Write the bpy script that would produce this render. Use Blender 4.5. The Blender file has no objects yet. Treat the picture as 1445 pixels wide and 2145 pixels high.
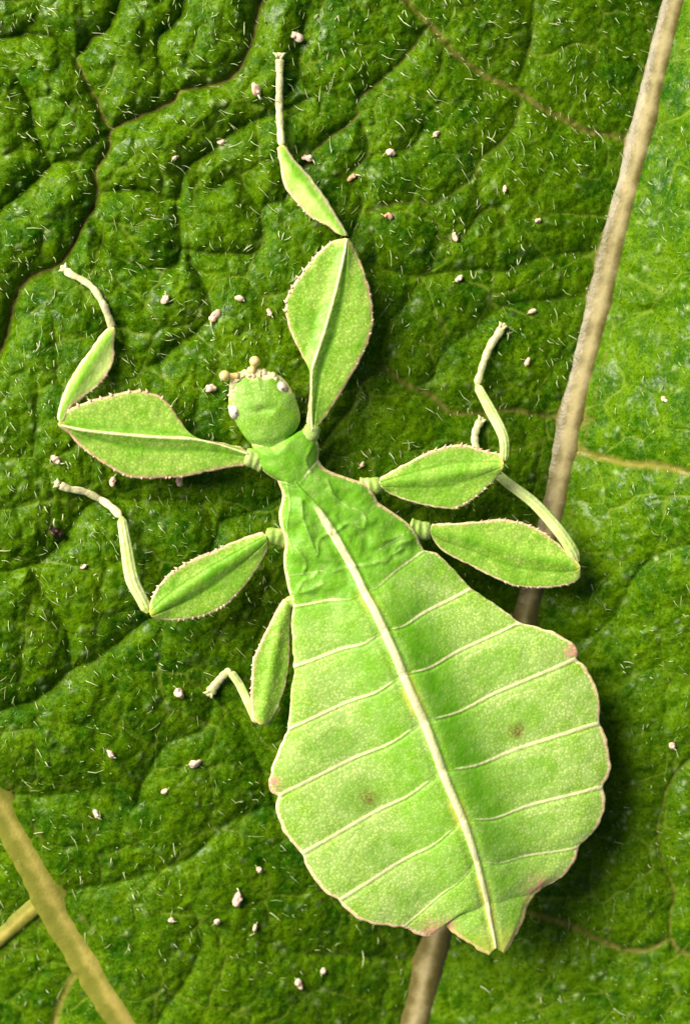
import bpy, math, random
import numpy as np
from mathutils import Vector

random.seed(7)
rng = np.random.default_rng(7)
R = math.radians

# ------------------------------------------------------------------ camera, sky, sun, exposure
# 1 Blender unit = 1 cm.  Drawing unit "u" = 1/450 cm (the plan the shapes are drawn on is 1445 x 2145 u).
S = 1.0 / 450.0
CX, CY = 722.5, 1072.5
CAM_H = 14.0
sc = bpy.context.scene
sc.unit_settings.system = 'METRIC'
sc.unit_settings.scale_length = 0.01
cam_d = bpy.data.cameras.new('camera')
cam = bpy.data.objects.new('camera', cam_d)
sc.collection.objects.link(cam)
cam.location = (0, 0, CAM_H)
cam_d.sensor_fit = 'VERTICAL'
cam_d.angle = 2 * math.atan((2145 * S / 2) / CAM_H)
cam_d.clip_start = 0.1
cam_d.clip_end = 500
cam_d.dof.use_dof = True
cam_d.dof.focus_distance = CAM_H - 165 * S
cam_d.dof.aperture_fstop = 0.32
sc.camera = cam

SUN_EL, SUN_AZ = 40.0, 146.0          # azimuth measured from +X towards +Y: light falls from the upper left
w = bpy.data.worlds.new('World')
sc.world = w
w.use_nodes = True
wn = w.node_tree
sky = wn.nodes.new('ShaderNodeTexSky')
sky.sky_type = 'NISHITA'
sky.sun_disc = False
sky.air_density = 0.45
sky.dust_density = 4.0
sky.ozone_density = 0.2
sky.sun_elevation = R(SUN_EL)
sky.sun_rotation = R(90.0 - SUN_AZ)
bg = wn.nodes['Background']
bg.inputs['Strength'].default_value = 0.05
wn.links.new(sky.outputs[0], bg.inputs['Color'])
sun_d = bpy.data.lights.new('sun', 'SUN')
sun_d.energy = 4.2
sun_d.angle = R(44)
sun_d.color = (1.0, 0.92, 0.78)
sun = bpy.data.objects.new('sun', sun_d)
sc.collection.objects.link(sun)
_d = Vector((math.cos(R(SUN_EL)) * math.cos(R(SUN_AZ)), math.cos(R(SUN_EL)) * math.sin(R(SUN_AZ)), math.sin(R(SUN_EL))))
sun.rotation_euler = (-_d).to_track_quat('-Z', 'Y').to_euler()
sun.location = _d * 20
vs = sc.view_settings
vs.view_transform = 'Standard'
vs.look = 'None'
vs.gamma = 1.0
vs.use_curve_mapping = False
vs.exposure = 0.82
sc.cycles.use_denoising = True
sc.cycles.max_bounces = 6


# ------------------------------------------------------------------ helpers
def W(px, py, z):
    """plan point (u) and height (u) -> world"""
    px = np.asarray(px, float); py = np.asarray(py, float); z = np.asarray(z, float) * S
    k = (CAM_H - z) / CAM_H
    return np.stack([(px - CX) * S * k, -(py - CY) * S * k, z + 0 * k], -1)


def world_loc(o):
    v = Vector((0, 0, 0))
    while o is not None:
        v += o.location
        o = o.parent
    return np.array(v)


def build(name, verts, faces, mat, parent=None, attrs=None, smooth=True):
    verts = np.asarray(verts, float)
    if parent is not None:
        verts = verts - world_loc(parent)
    me = bpy.data.meshes.new(name)
    if isinstance(faces, np.ndarray):
        nf, k = faces.shape
        me.vertices.add(len(verts)); me.vertices.foreach_set('co', verts.astype(np.float32).ravel())
        me.loops.add(nf * k); me.loops.foreach_set('vertex_index', faces.astype(np.int32).ravel())
        me.polygons.add(nf)
        me.polygons.foreach_set('loop_start', np.arange(0, nf * k, k, dtype=np.int32))
        me.polygons.foreach_set('loop_total', np.full(nf, k, dtype=np.int32))
        me.update(calc_edges=True)
    else:
        me.from_pydata([tuple(v) for v in verts], [], faces)
        me.update()
    me.polygons.foreach_set('use_smooth', np.full(len(me.polygons), smooth, dtype=bool))
    for an, av in (attrs or {}).items():
        a = me.attributes.new(an, 'FLOAT', 'POINT')
        a.data.foreach_set('value', np.asarray(av, np.float32))
    me.materials.append(mat)
    o = bpy.data.objects.new(name, me)
    sc.collection.objects.link(o)
    o.parent = parent
    return o


def thing(name, label, cat, loc, group=None):
    o = bpy.data.objects.new(name, None)
    o.empty_display_size = 0.1
    sc.collection.objects.link(o)
    o.location = loc
    o['label'] = label; o['category'] = cat
    if group: o['group'] = group
    return o


def sstep(a, b, x):
    t = np.clip((x - a) / (b - a), 0, 1)
    return t * t * (3 - 2 * t)


_lat = {}
def vnoise(x, y, scale, seed=0):
    if seed not in _lat:
        _lat[seed] = np.random.default_rng(100 + seed).random((256, 256)) * 2 - 1
    L = _lat[seed]
    x = np.asarray(x) / scale; y = np.asarray(y) / scale
    xi = np.floor(x).astype(int); yi = np.floor(y).astype(int)
    fx = x - xi; fy = y - yi
    fx = fx * fx * fx * (fx * (fx * 6 - 15) + 10); fy = fy * fy * fy * (fy * (fy * 6 - 15) + 10)
    a = L[xi % 256, yi % 256]; b = L[(xi + 1) % 256, yi % 256]
    c = L[xi % 256, (yi + 1) % 256]; d = L[(xi + 1) % 256, (yi + 1) % 256]
    return (a * (1 - fx) + b * fx) * (1 - fy) + (c * (1 - fx) + d * fx) * fy


def voronoi(x, y, size, seed=0, jit=0.9):
    r = np.random.default_rng(500 + seed)
    J = r.random((128, 128, 2)) * jit + (1 - jit) / 2
    gx = x / size; gy = y / size
    xi = np.floor(gx).astype(int); yi = np.floor(gy).astype(int)
    f1 = np.full(gx.shape, 1e9); f2 = np.full(gx.shape, 1e9)
    for dx in (-1, 0, 1):
        for dy in (-1, 0, 1):
            j = J[(xi + dx) % 128, (yi + dy) % 128]
            d = np.hypot(xi + dx + j[..., 0] - gx, yi + dy + j[..., 1] - gy)
            m = d < f1
            f2 = np.where(m, f1, np.minimum(f2, d)); f1 = np.where(m, d, f1)
    return f1 * size, (f2 - f1) * size * 0.5


def smooth_line(pts, n=6):
    """Catmull-Rom through pts"""
    p = np.asarray(pts, float)
    if len(p) < 3: return p
    q = np.vstack([2 * p[0] - p[1], p, 2 * p[-1] - p[-2]])
    out = []
    for i in range(1, len(q) - 2):
        for t in np.arange(n) / n:
            a, b, c, d = q[i - 1], q[i], q[i + 1], q[i + 2]
            out.append(0.5 * (2 * b + (c - a) * t + (2 * a - 5 * b + 4 * c - d) * t * t + (3 * b - a - 3 * c + d) * t ** 3))
    out.append(p[-1])
    return np.array(out)


def resample(pts, n):
    p = np.asarray(pts, float)
    s = np.r_[0, np.cumsum(np.hypot(*np.diff(p[:, :2], axis=0).T))]
    t = np.linspace(0, s[-1], n)
    return np.stack([np.interp(t, s, p[:, k]) for k in range(p.shape[1])], -1)


def plen(pts):
    p = np.asarray(pts, float)
    return np.hypot(*np.diff(p[:, :2], axis=0).T).sum()


# ------------------------------------------------------------------ materials
class N:
    def __init__(self, name):
        self.m = bpy.data.materials.new(name)
        self.m.use_nodes = True
        self.t = self.m.node_tree
        self.b = self.t.nodes['Principled BSDF']
        self.co = self.t.nodes.new('ShaderNodeTexCoord').outputs['Object']

    def l(self, a, b): self.t.links.new(a, b)

    def noise(self, scale, detail=3, rough=0.55, dist=0.0, co=None):
        n = self.t.nodes.new('ShaderNodeTexNoise')
        n.inputs['Scale'].default_value = scale; n.inputs['Detail'].default_value = detail
        n.inputs['Roughness'].default_value = rough; n.inputs['Distortion'].default_value = dist
        self.l(co or self.co, n.inputs['Vector'])
        return n.outputs['Fac']

    def vor(self, scale, feature='F1', rand=1.0, co=None):
        n = self.t.nodes.new('ShaderNodeTexVoronoi')
        n.feature = feature
        n.inputs['Scale'].default_value = scale; n.inputs['Randomness'].default_value = rand
        self.l(co or self.co, n.inputs['Vector'])
        return n.outputs['Distance']

    def attr(self, name):
        n = self.t.nodes.new('ShaderNodeAttribute')
        n.attribute_name = name
        return n.outputs['Fac']

    def ramp(self, x, a, b, lo=0.0, hi=1.0):
        n = self.t.nodes.new('ShaderNodeMapRange')
        n.interpolation_type = 'SMOOTHSTEP'
        n.inputs['From Min'].default_value = a; n.inputs['From Max'].default_value = b
        n.inputs['To Min'].default_value = lo; n.inputs['To Max'].default_value = hi
        self.l(x, n.inputs['Value'])
        return n.outputs[0]

    def math(self, op, a, b=None):
        n = self.t.nodes.new('ShaderNodeMath'); n.operation = op
        for i, v in enumerate((a, b)):
            if v is None: continue
            if isinstance(v, (int, float)): n.inputs[i].default_value = v
            else: self.l(v, n.inputs[i])
        return n.outputs[0]

    def mix(self, f, a, b):
        n = self.t.nodes.new('ShaderNodeMix'); n.data_type = 'RGBA'
        if isinstance(f, (int, float)): n.inputs[0].default_value = f
        else: self.l(f, n.inputs[0])
        for i, v in ((6, a), (7, b)):
            if isinstance(v, tuple): n.inputs[i].default_value = v + (1,)
            else: self.l(v, n.inputs[i])
        return n.outputs[2]

    def bump(self, h, strength, dist, prev=None):
        n = self.t.nodes.new('ShaderNodeBump')
        n.inputs['Strength'].default_value = strength; n.inputs['Distance'].default_value = dist
        self.l(h, n.inputs['Height'])
        if prev is not None: self.l(prev, n.inputs['Normal'])
        return n.outputs[0]

    def done(self, color, rough=0.5, normal=None, spec=0.5, coat=0.0, sss=0.0, sssr=(1, 1, 0.3), sss_scale=0.02):
        if isinstance(color, tuple): self.b.inputs['Base Color'].default_value = color + (1,)
        else: self.l(color, self.b.inputs['Base Color'])
        if isinstance(rough, (int, float)): self.b.inputs['Roughness'].default_value = rough
        else: self.l(rough, self.b.inputs['Roughness'])
        self.b.inputs['Specular IOR Level'].default_value = spec
        if coat: self.b.inputs['Coat Weight'].default_value = coat
        if sss:
            self.b.inputs['Subsurface Weight'].default_value = sss
            self.b.inputs['Subsurface Radius'].default_value = sssr
            self.b.inputs['Subsurface Scale'].default_value = sss_scale
        if normal is not None: self.l(normal, self.b.inputs['Normal'])
        return self.m


def mat_blade():
    n = N('leaf_blade')
    big = n.noise(1.6, 3)
    mid = n.noise(9, 4, 0.6)
    col = n.mix(n.ramp(big, 0.35, 0.65), (0.015, 0.074, 0.0004), (0.046, 0.115, 0.0004))
    col = n.mix(n.ramp(mid, 0.35, 0.7), col, (0.090, 0.185, 0.0006))
    # fine crinkle of paler epidermis threads
    wv = n.noise(30, 2, 0.5)
    crk = n.noise(46, 4, 0.65, 1.6)
    thr = n.math('ABSOLUTE', n.math('SUBTRACT', crk, 0.5))
    thr = n.ramp(thr, 0.0, 0.045, 1.0, 0.0)
    thr = n.math('MULTIPLY', thr, n.ramp(wv, 0.38, 0.60))
    col = n.mix(n.math('MULTIPLY', thr, 0.42), col, (0.26, 0.48, 0.03))
    dk = n.ramp(n.noise(75, 3, 0.6), 0.3, 0.52, 0.75, 0.0)
    col = n.mix(dk, col, (0.008, 0.052, 0.001))
    col = n.mix(n.ramp(n.attr('thin'), 0.25, 0.9, 0.0, 0.8), col, (0.15, 0.23, 0.018))
    col = n.mix(n.math('MULTIPLY', n.attr('pust_glint'), n.ramp(n.noise(60, 3, 0.6), 0.3, 0.55, 0.2, 0.85)), col, (0.40, 0.52, 0.22))  # pale hair bases, also standing in as colour for wet glints on bumps
    v = n.math('MULTIPLY', n.attr('vein'), n.ramp(n.noise(40, 4, 0.6), 0.25, 0.55, 0.45, 1.0))
    vc = n.mix(n.ramp(n.noise(22, 3), 0.35, 0.65), (0.10, 0.125, 0.012), (0.18, 0.18, 0.035))
    col = n.mix(n.ramp(v, 0.2, 0.75), col, vc)
    col = n.mix(n.math('MULTIPLY', n.attr('yellow'), 0.85), col, (0.40, 0.36, 0.06))
    nb = n.bump(n.noise(62, 4, 0.65), 0.4, 0.012)
    nb = n.bump(n.vor(26, 'F1'), 0.30, 0.02, nb)
    rough = n.ramp(n.noise(24, 3), 0.35, 0.7, 0.16, 0.34)
    n.b.inputs['Coat Roughness'].default_value = 0.16
    n.b.inputs['Coat IOR'].default_value = 1.45
    n.l(n.bump(n.noise(42, 3, 0.6), 0.5, 0.014), n.b.inputs['Coat Normal'])
    n.l(n.ramp(n.noise(13, 3, 0.6), 0.53, 0.64, 0.0, 0.55), n.b.inputs['Coat Weight'])
    return n.done(col, rough, nb, 0.035)


def mat_rib(name, side, crest, fleck, rough=0.4):
    n = N(name)
    k = n.math('ADD', n.attr('crest'), n.ramp(n.noise(9, 4, 0.6), 0.2, 0.8, -0.25, 0.25))
    col = n.mix(n.ramp(k, 0.42, 1.1), side, crest)  # paler crest, with the midrib's highlight stripe put into the colour
    col = n.mix(n.ramp(n.noise(60, 3, 0.6), 0.55, 0.75, 0, 0.6), col, fleck)
    nb = n.bump(n.noise(70, 3, 0.6), 0.25, 0.008)
    return n.done(col, rough, nb, 0.45)


def mat_insect(name, base, light, deep, rim, rough=0.42, stip=0.6):
    n = N(name)
    n1 = n.noise(12, 3); n2 = n.noise(110, 3, 0.6)
    dots = n.vor(64)
    col = n.mix(n.ramp(n1, 0.35, 0.68), base, light)
    col = n.mix(n.math('MULTIPLY', n.attr('light'), n.ramp(n.noise(16, 4, 0.6), 0.25, 0.6, 0.5, 1.0)), col, light)
    col = n.mix(n.math('MULTIPLY', n.ramp(dots, 0.10, 0.5, 0.0, 1.0), stip), col, deep)
    col = n.mix(n.ramp(n2, 0.46, 0.66, 0, 0.5), col, light)
    dp = n.math('MULTIPLY', n.attr('deep'), n.ramp(n.noise(20, 4, 0.6), 0.2, 0.65, 0.55, 1.0))
    col = n.mix(dp, col, deep)
    spot = n.math('MULTIPLY', n.attr('spot'), n.ramp(n.noise(90, 3, 0.7), 0.35, 0.6))
    col = n.mix(spot, col, (0.20, 0.13, 0.035))
    jag = n.math('ADD', n.attr('rim'), n.ramp(n.noise(60, 3, 0.6), 0.2, 0.8, -0.28, 0.28))
    col = n.mix(n.ramp(jag, 0.35, 0.75), col, rim)
    pk = n.math('MULTIPLY', n.attr('pink'), n.ramp(n.noise(55, 3, 0.6), 0.36, 0.6))
    col = n.mix(pk, col, (0.70, 0.36, 0.25))
    col = n.mix(n.math('MULTIPLY', n.attr('yell'), 0.8), col, (0.62, 0.60, 0.08))
    pl = n.math('ADD', n.attr('pale'), n.ramp(n.noise(60, 3, 0.6), 0.2, 0.8, -0.12, 0.12))
    col = n.mix(n.ramp(pl, 0.22, 0.7), col, (0.86, 0.86, 0.46))
    nb = n.bump(dots, 0.16, 0.007)
    nb = n.bump(n.noise(95, 3, 0.6), 0.12, 0.006, nb)
    return n.done(col, n.ramp(n.noise(30, 2), 0.3, 0.7, rough - 0.06, rough + 0.1), nb, 0.32, sss=0.25, sssr=(0.6, 1, 0.2), sss_scale=0.03)


def mat_plain(name, c0, c1, scale=60, rough=0.5, bump=0.4, spec=0.4, sss=0.0):
    n = N(name)
    f = n.noise(scale, 3, 0.6)
    return n.done(n.mix(n.ramp(f, 0.35, 0.65), c0, c1), rough, n.bump(f, bump, 0.01), spec, sss=sss)


M_BLADE = mat_blade()
M_RIB = mat_rib('leaf_midrib', (0.125, 0.105, 0.022), (0.46, 0.39, 0.19), (0.25, 0.21, 0.075), 0.30)
M_RIB2 = mat_rib('leaf_side_vein', (0.21, 0.22, 0.022), (0.46, 0.39, 0.085), (0.28, 0.26, 0.035), 0.5)
M_BODY = mat_insect('insect_body', (0.37, 0.59, 0.045), (0.66, 0.80, 0.28), (0.125, 0.39, 0.006), (0.90, 0.80, 0.40), stip=0.60)
M_LEG = mat_insect('insect_leg', (0.28, 0.51, 0.03), (0.52, 0.69, 0.14), (0.11, 0.345, 0.006), (0.88, 0.76, 0.42), stip=0.62)
M_SHIN = mat_insect('insect_shin', (0.46, 0.60, 0.16), (0.66, 0.72, 0.34), (0.24, 0.46, 0.05), (0.78, 0.74, 0.46), stip=0.2)
M_SHINB = mat_insect('insect_front_shin', (0.34, 0.62, 0.07), (0.62, 0.74, 0.24), (0.20, 0.48, 0.02), (0.80, 0.74, 0.40), stip=0.15)
M_SPINE = mat_plain('leg_spines', (0.74, 0.46, 0.32), (0.86, 0.72, 0.46), 30, 0.5)
M_COXA = mat_insect('insect_hip', (0.33, 0.52, 0.08), (0.55, 0.66, 0.24), (0.16, 0.38, 0.02), (0.62, 0.62, 0.30), stip=0.4)
M_FOOT = mat_plain('insect_foot', (0.56, 0.58, 0.26), (0.80, 0.74, 0.44), 40, 0.45)
M_AMBER = mat_plain('antenna_amber', (0.80, 0.58, 0.18), (0.90, 0.72, 0.32), 30, 0.35, 0.15, sss=0.2)
M_FACE = mat_plain('face_plates', (0.66, 0.60, 0.22), (0.86, 0.74, 0.50), 45, 0.42)
M_EYE = mat_plain('eye', (0.74, 0.62, 0.46), (0.88, 0.80, 0.66), 45, 0.25)
M_PUP = mat_plain('eye_dark', (0.30, 0.17, 0.12), (0.42, 0.26, 0.2), 60, 0.3)
M_GRAIN = mat_plain('grain', (0.80, 0.48, 0.34), (0.92, 0.76, 0.60), 35, 0.5)
M_GRAIN2 = mat_plain('grain_brown', (0.55, 0.27, 0.15), (0.70, 0.42, 0.26), 35, 0.5)
M_BLACK = mat_plain('dirt_black', (0.012, 0.009, 0.006), (0.06, 0.035, 0.02), 40, 0.4)
M_HAIR = mat_plain('leaf_hair', (0.22, 0.40, 0.06), (0.66, 0.72, 0.40), 14, 0.35, 0.0, 0.5)

# ------------------------------------------------------------------ the leaf
RIB = np.array([(1600, -700), (1490, -300), (1412, 0), (1376, 150), (1340, 300), (1306, 430), (1273, 570), (1232, 740), (1197, 880), (1170, 1020),
                (1152, 1100), (1110, 1250), (1088, 1330), (1040, 1500), (985, 1700), (930, 1890), (900, 2000), (866, 2145), (800, 2400), (690, 2800)], float)
SIDE = np.array([(-330, 1000), (-170, 1360), (-60, 1580), (5, 1690), (67, 1798), (117, 1898), (166, 1980), (214, 2060), (266, 2145), (380, 2320), (560, 2600)], float)
RIBS = smooth_line(RIB, 5)
SIDES = smooth_line(SIDE, 5)
BRANCH = [(88, 1888), (70, 1901), (45, 1922), (0, 1964), (-80, 2020)]

# impressed net veins: polyline, strength, colour
VEINS = [
    ([(-120, 900), (0, 735), (45, 598), (128, 545), (182, 462), (200, 405), (206, 350), (226, 308), (233, 272), (300, 236), (362, 214), (382, 192), (450, 176), (494, 152), (512, 118), (530, 72), (540, 30), (570, -60)], 1.0, 0.9),
    ([(233, 272), (216, 236), (188, 180), (160, 125)], 0.7, 0.8),
    ([(160, 125), (190, 80), (222, 60), (250, 0), (280, -80)], 0.8, 0.5),
    ([(-60, 80), (0, 76), (80, 74), (128, 90), (160, 125)], 0.6, 0.4),
    ([(205, 348), (160, 338), (110, 345), (60, 390), (0, 440), (-80, 480)], 0.55, 0.3),
    ([(110, 345), (70, 270), (60, 200), (20, 140), (-50, 110)], 0.45, 0.25),
    ([(382, 192), (340, 140), (330, 80), (380, 30), (400, -60)], 0.45, 0.3),
    ([(206, 405), (290, 400), (370, 420), (385, 360), (440, 320), (500, 270), (580, 240), (640, 210)], 0.5, 0.35),
    ([(370, 420), (380, 500), (370, 555), (300, 560), (230, 520), (185, 462)], 0.45, 0.3),
    ([(370, 520), (470, 530), (545, 520), (550, 440), (590, 420)], 0.45, 0.45),
    ([(550, 440), (520, 390), (485, 375), (440, 400), (385, 360)], 0.35, 0.35),
    ([(400, 540), (430, 600), (440, 660), (360, 740), (300, 770), (240, 700)], 0.5, 0.3),
    ([(800, -50), (850, 0), (895, 45), (925, 80), (960, 122), (1020, 158), (1085, 192), (1140, 228), (1200, 262), (1240, 280), (1320, 290)], 0.75, 1.0),
    ([(895, 55), (868, 95), (835, 132), (790, 175), (746, 214), (748, 242), (700, 285), (645, 335), (600, 420)], 0.7, 0.6),
    ([(748, 242), (772, 290), (770, 330), (730, 375), (760, 430), (720, 520)], 0.45, 0.5),
    ([(772, 330), (830, 320), (870, 300), (890, 270)], 0.35, 0.45),
    ([(640, 40), (625, 120), (628, 160), (600, 210)], 0.4, 0.3),
    ([(628, 160), (665, 185), (746, 214)], 0.4, 0.4),
    ([(1125, -60), (1120, 0), (1112, 80), (1088, 170)], 0.55, 0.35),
    ([(1088, 210), (1065, 280), (1010, 330), (990, 370), (960, 395), (910, 425), (880, 420), (820, 430), (770, 445)], 0.5, 0.55),
    ([(880, 420), (915, 470), (920, 500), (960, 495), (1015, 440), (1045, 440), (1060, 470)], 0.35, 0.55),
    ([(1015, 440), (1000, 400), (1000, 360)], 0.3, 0.5),
    ([(920, 500), (890, 580), (830, 570), (780, 550)], 0.35, 0.45),
    ([(890, 580), (980, 565), (1050, 570), (1130, 540), (1240, 530)], 0.35, 0.4),
    ([(1240, 880), (1165, 872), (1105, 866), (1060, 860), (1000, 866), (945, 866), (905, 830), (868, 815), (830, 790), (798, 766)], 0.65, 0.9),
    ([(798, 766), (760, 800), (735, 850), (700, 900), (640, 960)], 0.5, 0.55),
    ([(868, 815), (905, 790), (930, 740), (980, 700), (1060, 640), (1230, 620)], 0.35, 0.35),
    ([(798, 766), (800, 700), (850, 640), (890, 580)], 0.35, 0.35),
    ([(700, 940), (640, 1010), (560, 1060), (470, 1090), (450, 1130)], 0.4, 0.3),
    ([(450, 1130), (420, 1060), (300, 1050), (190, 1055), (120, 1150), (60, 1190), (-60, 1200)], 0.45, 0.1),
    ([(-80, 1510), (0, 1490), (70, 1466), (110, 1445), (150, 1400), (210, 1375), (275, 1325), (330, 1290), (420, 1250), (450, 1130)], 0.85, 0.15),
    ([(150, 1400), (130, 1300), (60, 1190)], 0.4, 0.1),
    ([(120, 1875), (170, 1862), (250, 1848), (330, 1822), (410, 1790), (480, 1720), (580, 1690), (660, 1700)], 0.55, 0.15),
    ([(450, 1440), (430, 1520), (350, 1560), (300, 1640), (280, 1690), (180, 1660), (80, 1670), (0, 1660)], 0.4, 0.1),
    ([(450, 1440), (530, 1560), (580, 1690)], 0.4, 0.1),
    ([(330, 1822), (420, 1930), (400, 2040), (330, 2145), (320, 2250)], 0.35, 0.15),
    ([(420, 1930), (560, 1980), (700, 2000), (880, 2010)], 0.35, 0.15),
    ([(1210, 945), (1260, 960), (1330, 972), (1400, 980), (1460, 990), (1600, 1000)], 0.65, 1.12),
    ([(1365, 250), (1392, 268), (1420, 290), (1460, 305), (1600, 320)], 0.5, 0.4),
    ([(1395, 560), (1400, 630), (1330, 660), (1290, 640), (1250, 640)], 0.35, 0.1),
    ([(1090, 1330), (1200, 1350), (1290, 1290), (1330, 1200), (1400, 1150), (1500, 1130)], 0.45, 0.15),
    ([(960, 1880), (1080, 1900), (1120, 1915), (1200, 1942), (1262, 1975), (1320, 1992), (1370, 1985), (1405, 1965), (1425, 1990), (1460, 2000), (1600, 2040)], 0.6, 0.95),
    ([(1405, 1965), (1402, 1920), (1410, 1860), (1380, 1760), (1400, 1640), (1480, 1560)], 0.4, 0.6),
    ([(160, 2035), (140, 2070), (115, 2145), (100, 2250)], 0.4, 1.1),
]


def axis_grid(lo, hi, flo, fhi, fine, grow=1.12, cmax=45):
    a = list(np.arange(flo, fhi + 1e-6, fine))
    s = fine; x = a[-1]
    while x < hi:
        s = min(s * grow, cmax); x += s; a.append(x)
    s = fine; x = a[0]; b = []
    while x > lo:
        s = min(s * grow, cmax); x -= s; b.append(x)
    return np.array(b[::-1] + a)


GX = axis_grid(-1500, 2950, -60, 1505, 3.3)
GY = axis_grid(-1700, 3850, -60, 2205, 3.3)
XX, YY = np.meshgrid(GX, GY)


def seg_field(lines, x, y, radius):
    """distance to the nearest polyline and that line's two weights"""
    D = np.full(x.shape, 1e9); A = np.zeros(x.shape); B = np.zeros(x.shape)
    for pts, wa, wb in lines:
        for (ax, ay), (bx, by) in zip(pts[:-1], pts[1:]):
            i0, i1 = np.searchsorted(GX, [min(ax, bx) - radius, max(ax, bx) + radius])
            j0, j1 = np.searchsorted(GY, [min(ay, by) - radius, max(ay, by) + radius])
            if i1 <= i0 or j1 <= j0: continue
            X = x[j0:j1, i0:i1]; Y = y[j0:j1, i0:i1]
            dx, dy = bx - ax, by - ay
            t = np.clip(((X - ax) * dx + (Y - ay) * dy) / (dx * dx + dy * dy + 1e-9), 0, 1)
            d = np.hypot(X - ax - t * dx, Y - ay - t * dy)
            m = d < D[j0:j1, i0:i1]
            D[j0:j1, i0:i1] = np.where(m, d, D[j0:j1, i0:i1])
            A[j0:j1, i0:i1] = np.where(m, wa, A[j0:j1, i0:i1])
            B[j0:j1, i0:i1] = np.where(m, wb, B[j0:j1, i0:i1])
    return D, A, B


# gently wandering coordinates so nothing runs ruler-straight
XW = XX + 9 * vnoise(XX, YY, 60, 1) + 3.5 * vnoise(XX, YY, 19, 2)
YW = YY + 9 * vnoise(XX, YY, 60, 3) + 3.5 * vnoise(XX, YY, 19, 4)

_, VA, VB = 0, 0, 0
VD, VA, VB = seg_field([(smooth_line(p, 4), a, b) for p, a, b in VEINS], XX + 0.45 * (XW - XX), YY + 0.45 * (YW - YY), 150)
RD, _, _ = seg_field([(RIBS, 1, 1)], XX, YY, 260)
SD, _, _ = seg_field([(SIDES, 1, 1), (smooth_line(BRANCH, 5), 1, 1)], XX, YY, 260)


def rib_x(y): return np.interp(y, RIBS[:, 1], RIBS[:, 0])
def side_x(y): return np.interp(y, SIDES[:, 1], SIDES[:, 0])


def macro(x, y):
    s = (x - rib_x(y)) * 0.965
    left = 235 * (1 - np.exp(-(np.maximum(-s, 0) / 520) ** 1.1))
    right = (420 - 310 * sstep(950, 1450, y)) * np.tanh(np.maximum(s, 0) / 540)
    z = left + right
    # the blade sags towards the lower side vein and lifts again beyond it
    q = (x - side_x(y)) * 0.87
    z -= (70 * np.exp(-np.maximum(q, 0) / 260) + 150 * (1 - np.exp(-np.maximum(-q, 0) / 300))) * sstep(1150, 1750, y)
    # and curves away downhill
    z -= 0.21 * (np.sqrt((y - 1250) ** 2 + 220 ** 2) + (y - 1250)) / 2
    z += 14 * vnoise(x, y, 420, 11) + 6 * vnoise(x, y, 210, 12)
    return z


BUL = np.clip(0.42 + 0.75 * (1 - sstep(150, 950, XX * 0.75 + YY * 0.35)) , 0.42, 1.1)
BUL = np.where(XX > rib_x(YY), 0.5, BUL)
Z = macro(XX, YY)
vfac = np.where(VD < 1e8, VA, 0)
dd = np.minimum(VD, 400)
near = (1 - np.exp(-(RD / 34) ** 2)) * (1 - np.exp(-(SD / 34) ** 2))
BUL = BUL * near
Z -= 26 * BUL


def dome(e, r, p=0.75):
    u = 1 - np.clip(e / r, 0, 1)
    return (1 - u * u) ** p


f1, e3 = voronoi(XW + 37, YW + 11, 118, 3, 0.8)
E = -12 * np.log(np.exp(-np.minimum(dd, 300) / 12) + np.exp(-e3 / 12) + 1e-12)      # nearest groove, net vein or cell border, rounded
E = np.maximum(E + 8, 0)
Z += BUL * (17 * dome(E, 58, 0.95) + 27 * dome(dd, 95, 0.85) - 4 * vfac * np.exp(-(dd / 7) ** 2))
f1b, e4 = voronoi(XW + 5, YW + 71, 43, 4, 0.85)
Z += (0.3 * near + 0.7 * BUL) * 4.8 * dome(e4, 18, 1.0)
Z += 0.6 * near * vnoise(XX, YY, 11, 14)
# hair-base pustules
f1p, _ = voronoi(XW * 0.97 + 400, YW * 1.03 + 90, 52, 9, 1.0)
Z += (0.25 * near + 0.75 * BUL) * 3.8 * np.exp(-(f1p / 6.5) ** 2)
# blade meets the ribs
Z += 4 * np.exp(-(RD / 48) ** 2) + 2 * np.exp(-(SD / 48) ** 2)

hw_v = 3.0 + 3.5 * vfac
VE = np.where(VD < 1e8, VB, 0)
vein = np.clip(VE, 0, 1) * np.exp(-(dd / hw_v) ** 2 * 0.9)
vein = np.maximum(vein, np.clip(VE, 0, 1) ** 3 * np.exp(-(dd / 10) ** 2) * 0.8)
yellow = np.clip((VE - 1.0) / 0.6, 0, 1) * np.exp(-(dd / 9.5) ** 4)
# little web where a net vein meets the midrib
vein = np.maximum(vein, np.exp(-(dd / 26) ** 2) * np.exp(-(RD / 42) ** 2) * (VE > 0.6))
vein = np.maximum(vein, 0.55 * np.exp(-((RD - 36) / 7) ** 2) * (0.6 + 0.4 * vnoise(XX, YY, 25, 16)))
vein = np.maximum(vein, 0.6 * np.exp(-((SD - 36) / 8) ** 2) * (0.6 + 0.4 * vnoise(XX, YY, 25, 17)))
thin = 1.0 * np.exp(-(e3 / 2.4) ** 2) + 0.5 * np.exp(-(e4 / 1.4) ** 2)
pust_glint = np.exp(-(f1p / 5.2) ** 2) * sstep(-0.25, 0.3, vnoise(XX, YY, 46, 18)) * (0.5 + 0.5 * vnoise(XX, YY, 240, 19)) * near
thin *= (0.35 + 0.65 * (vnoise(XX, YY, 90, 15) * 0.5 + 0.5))

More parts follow.
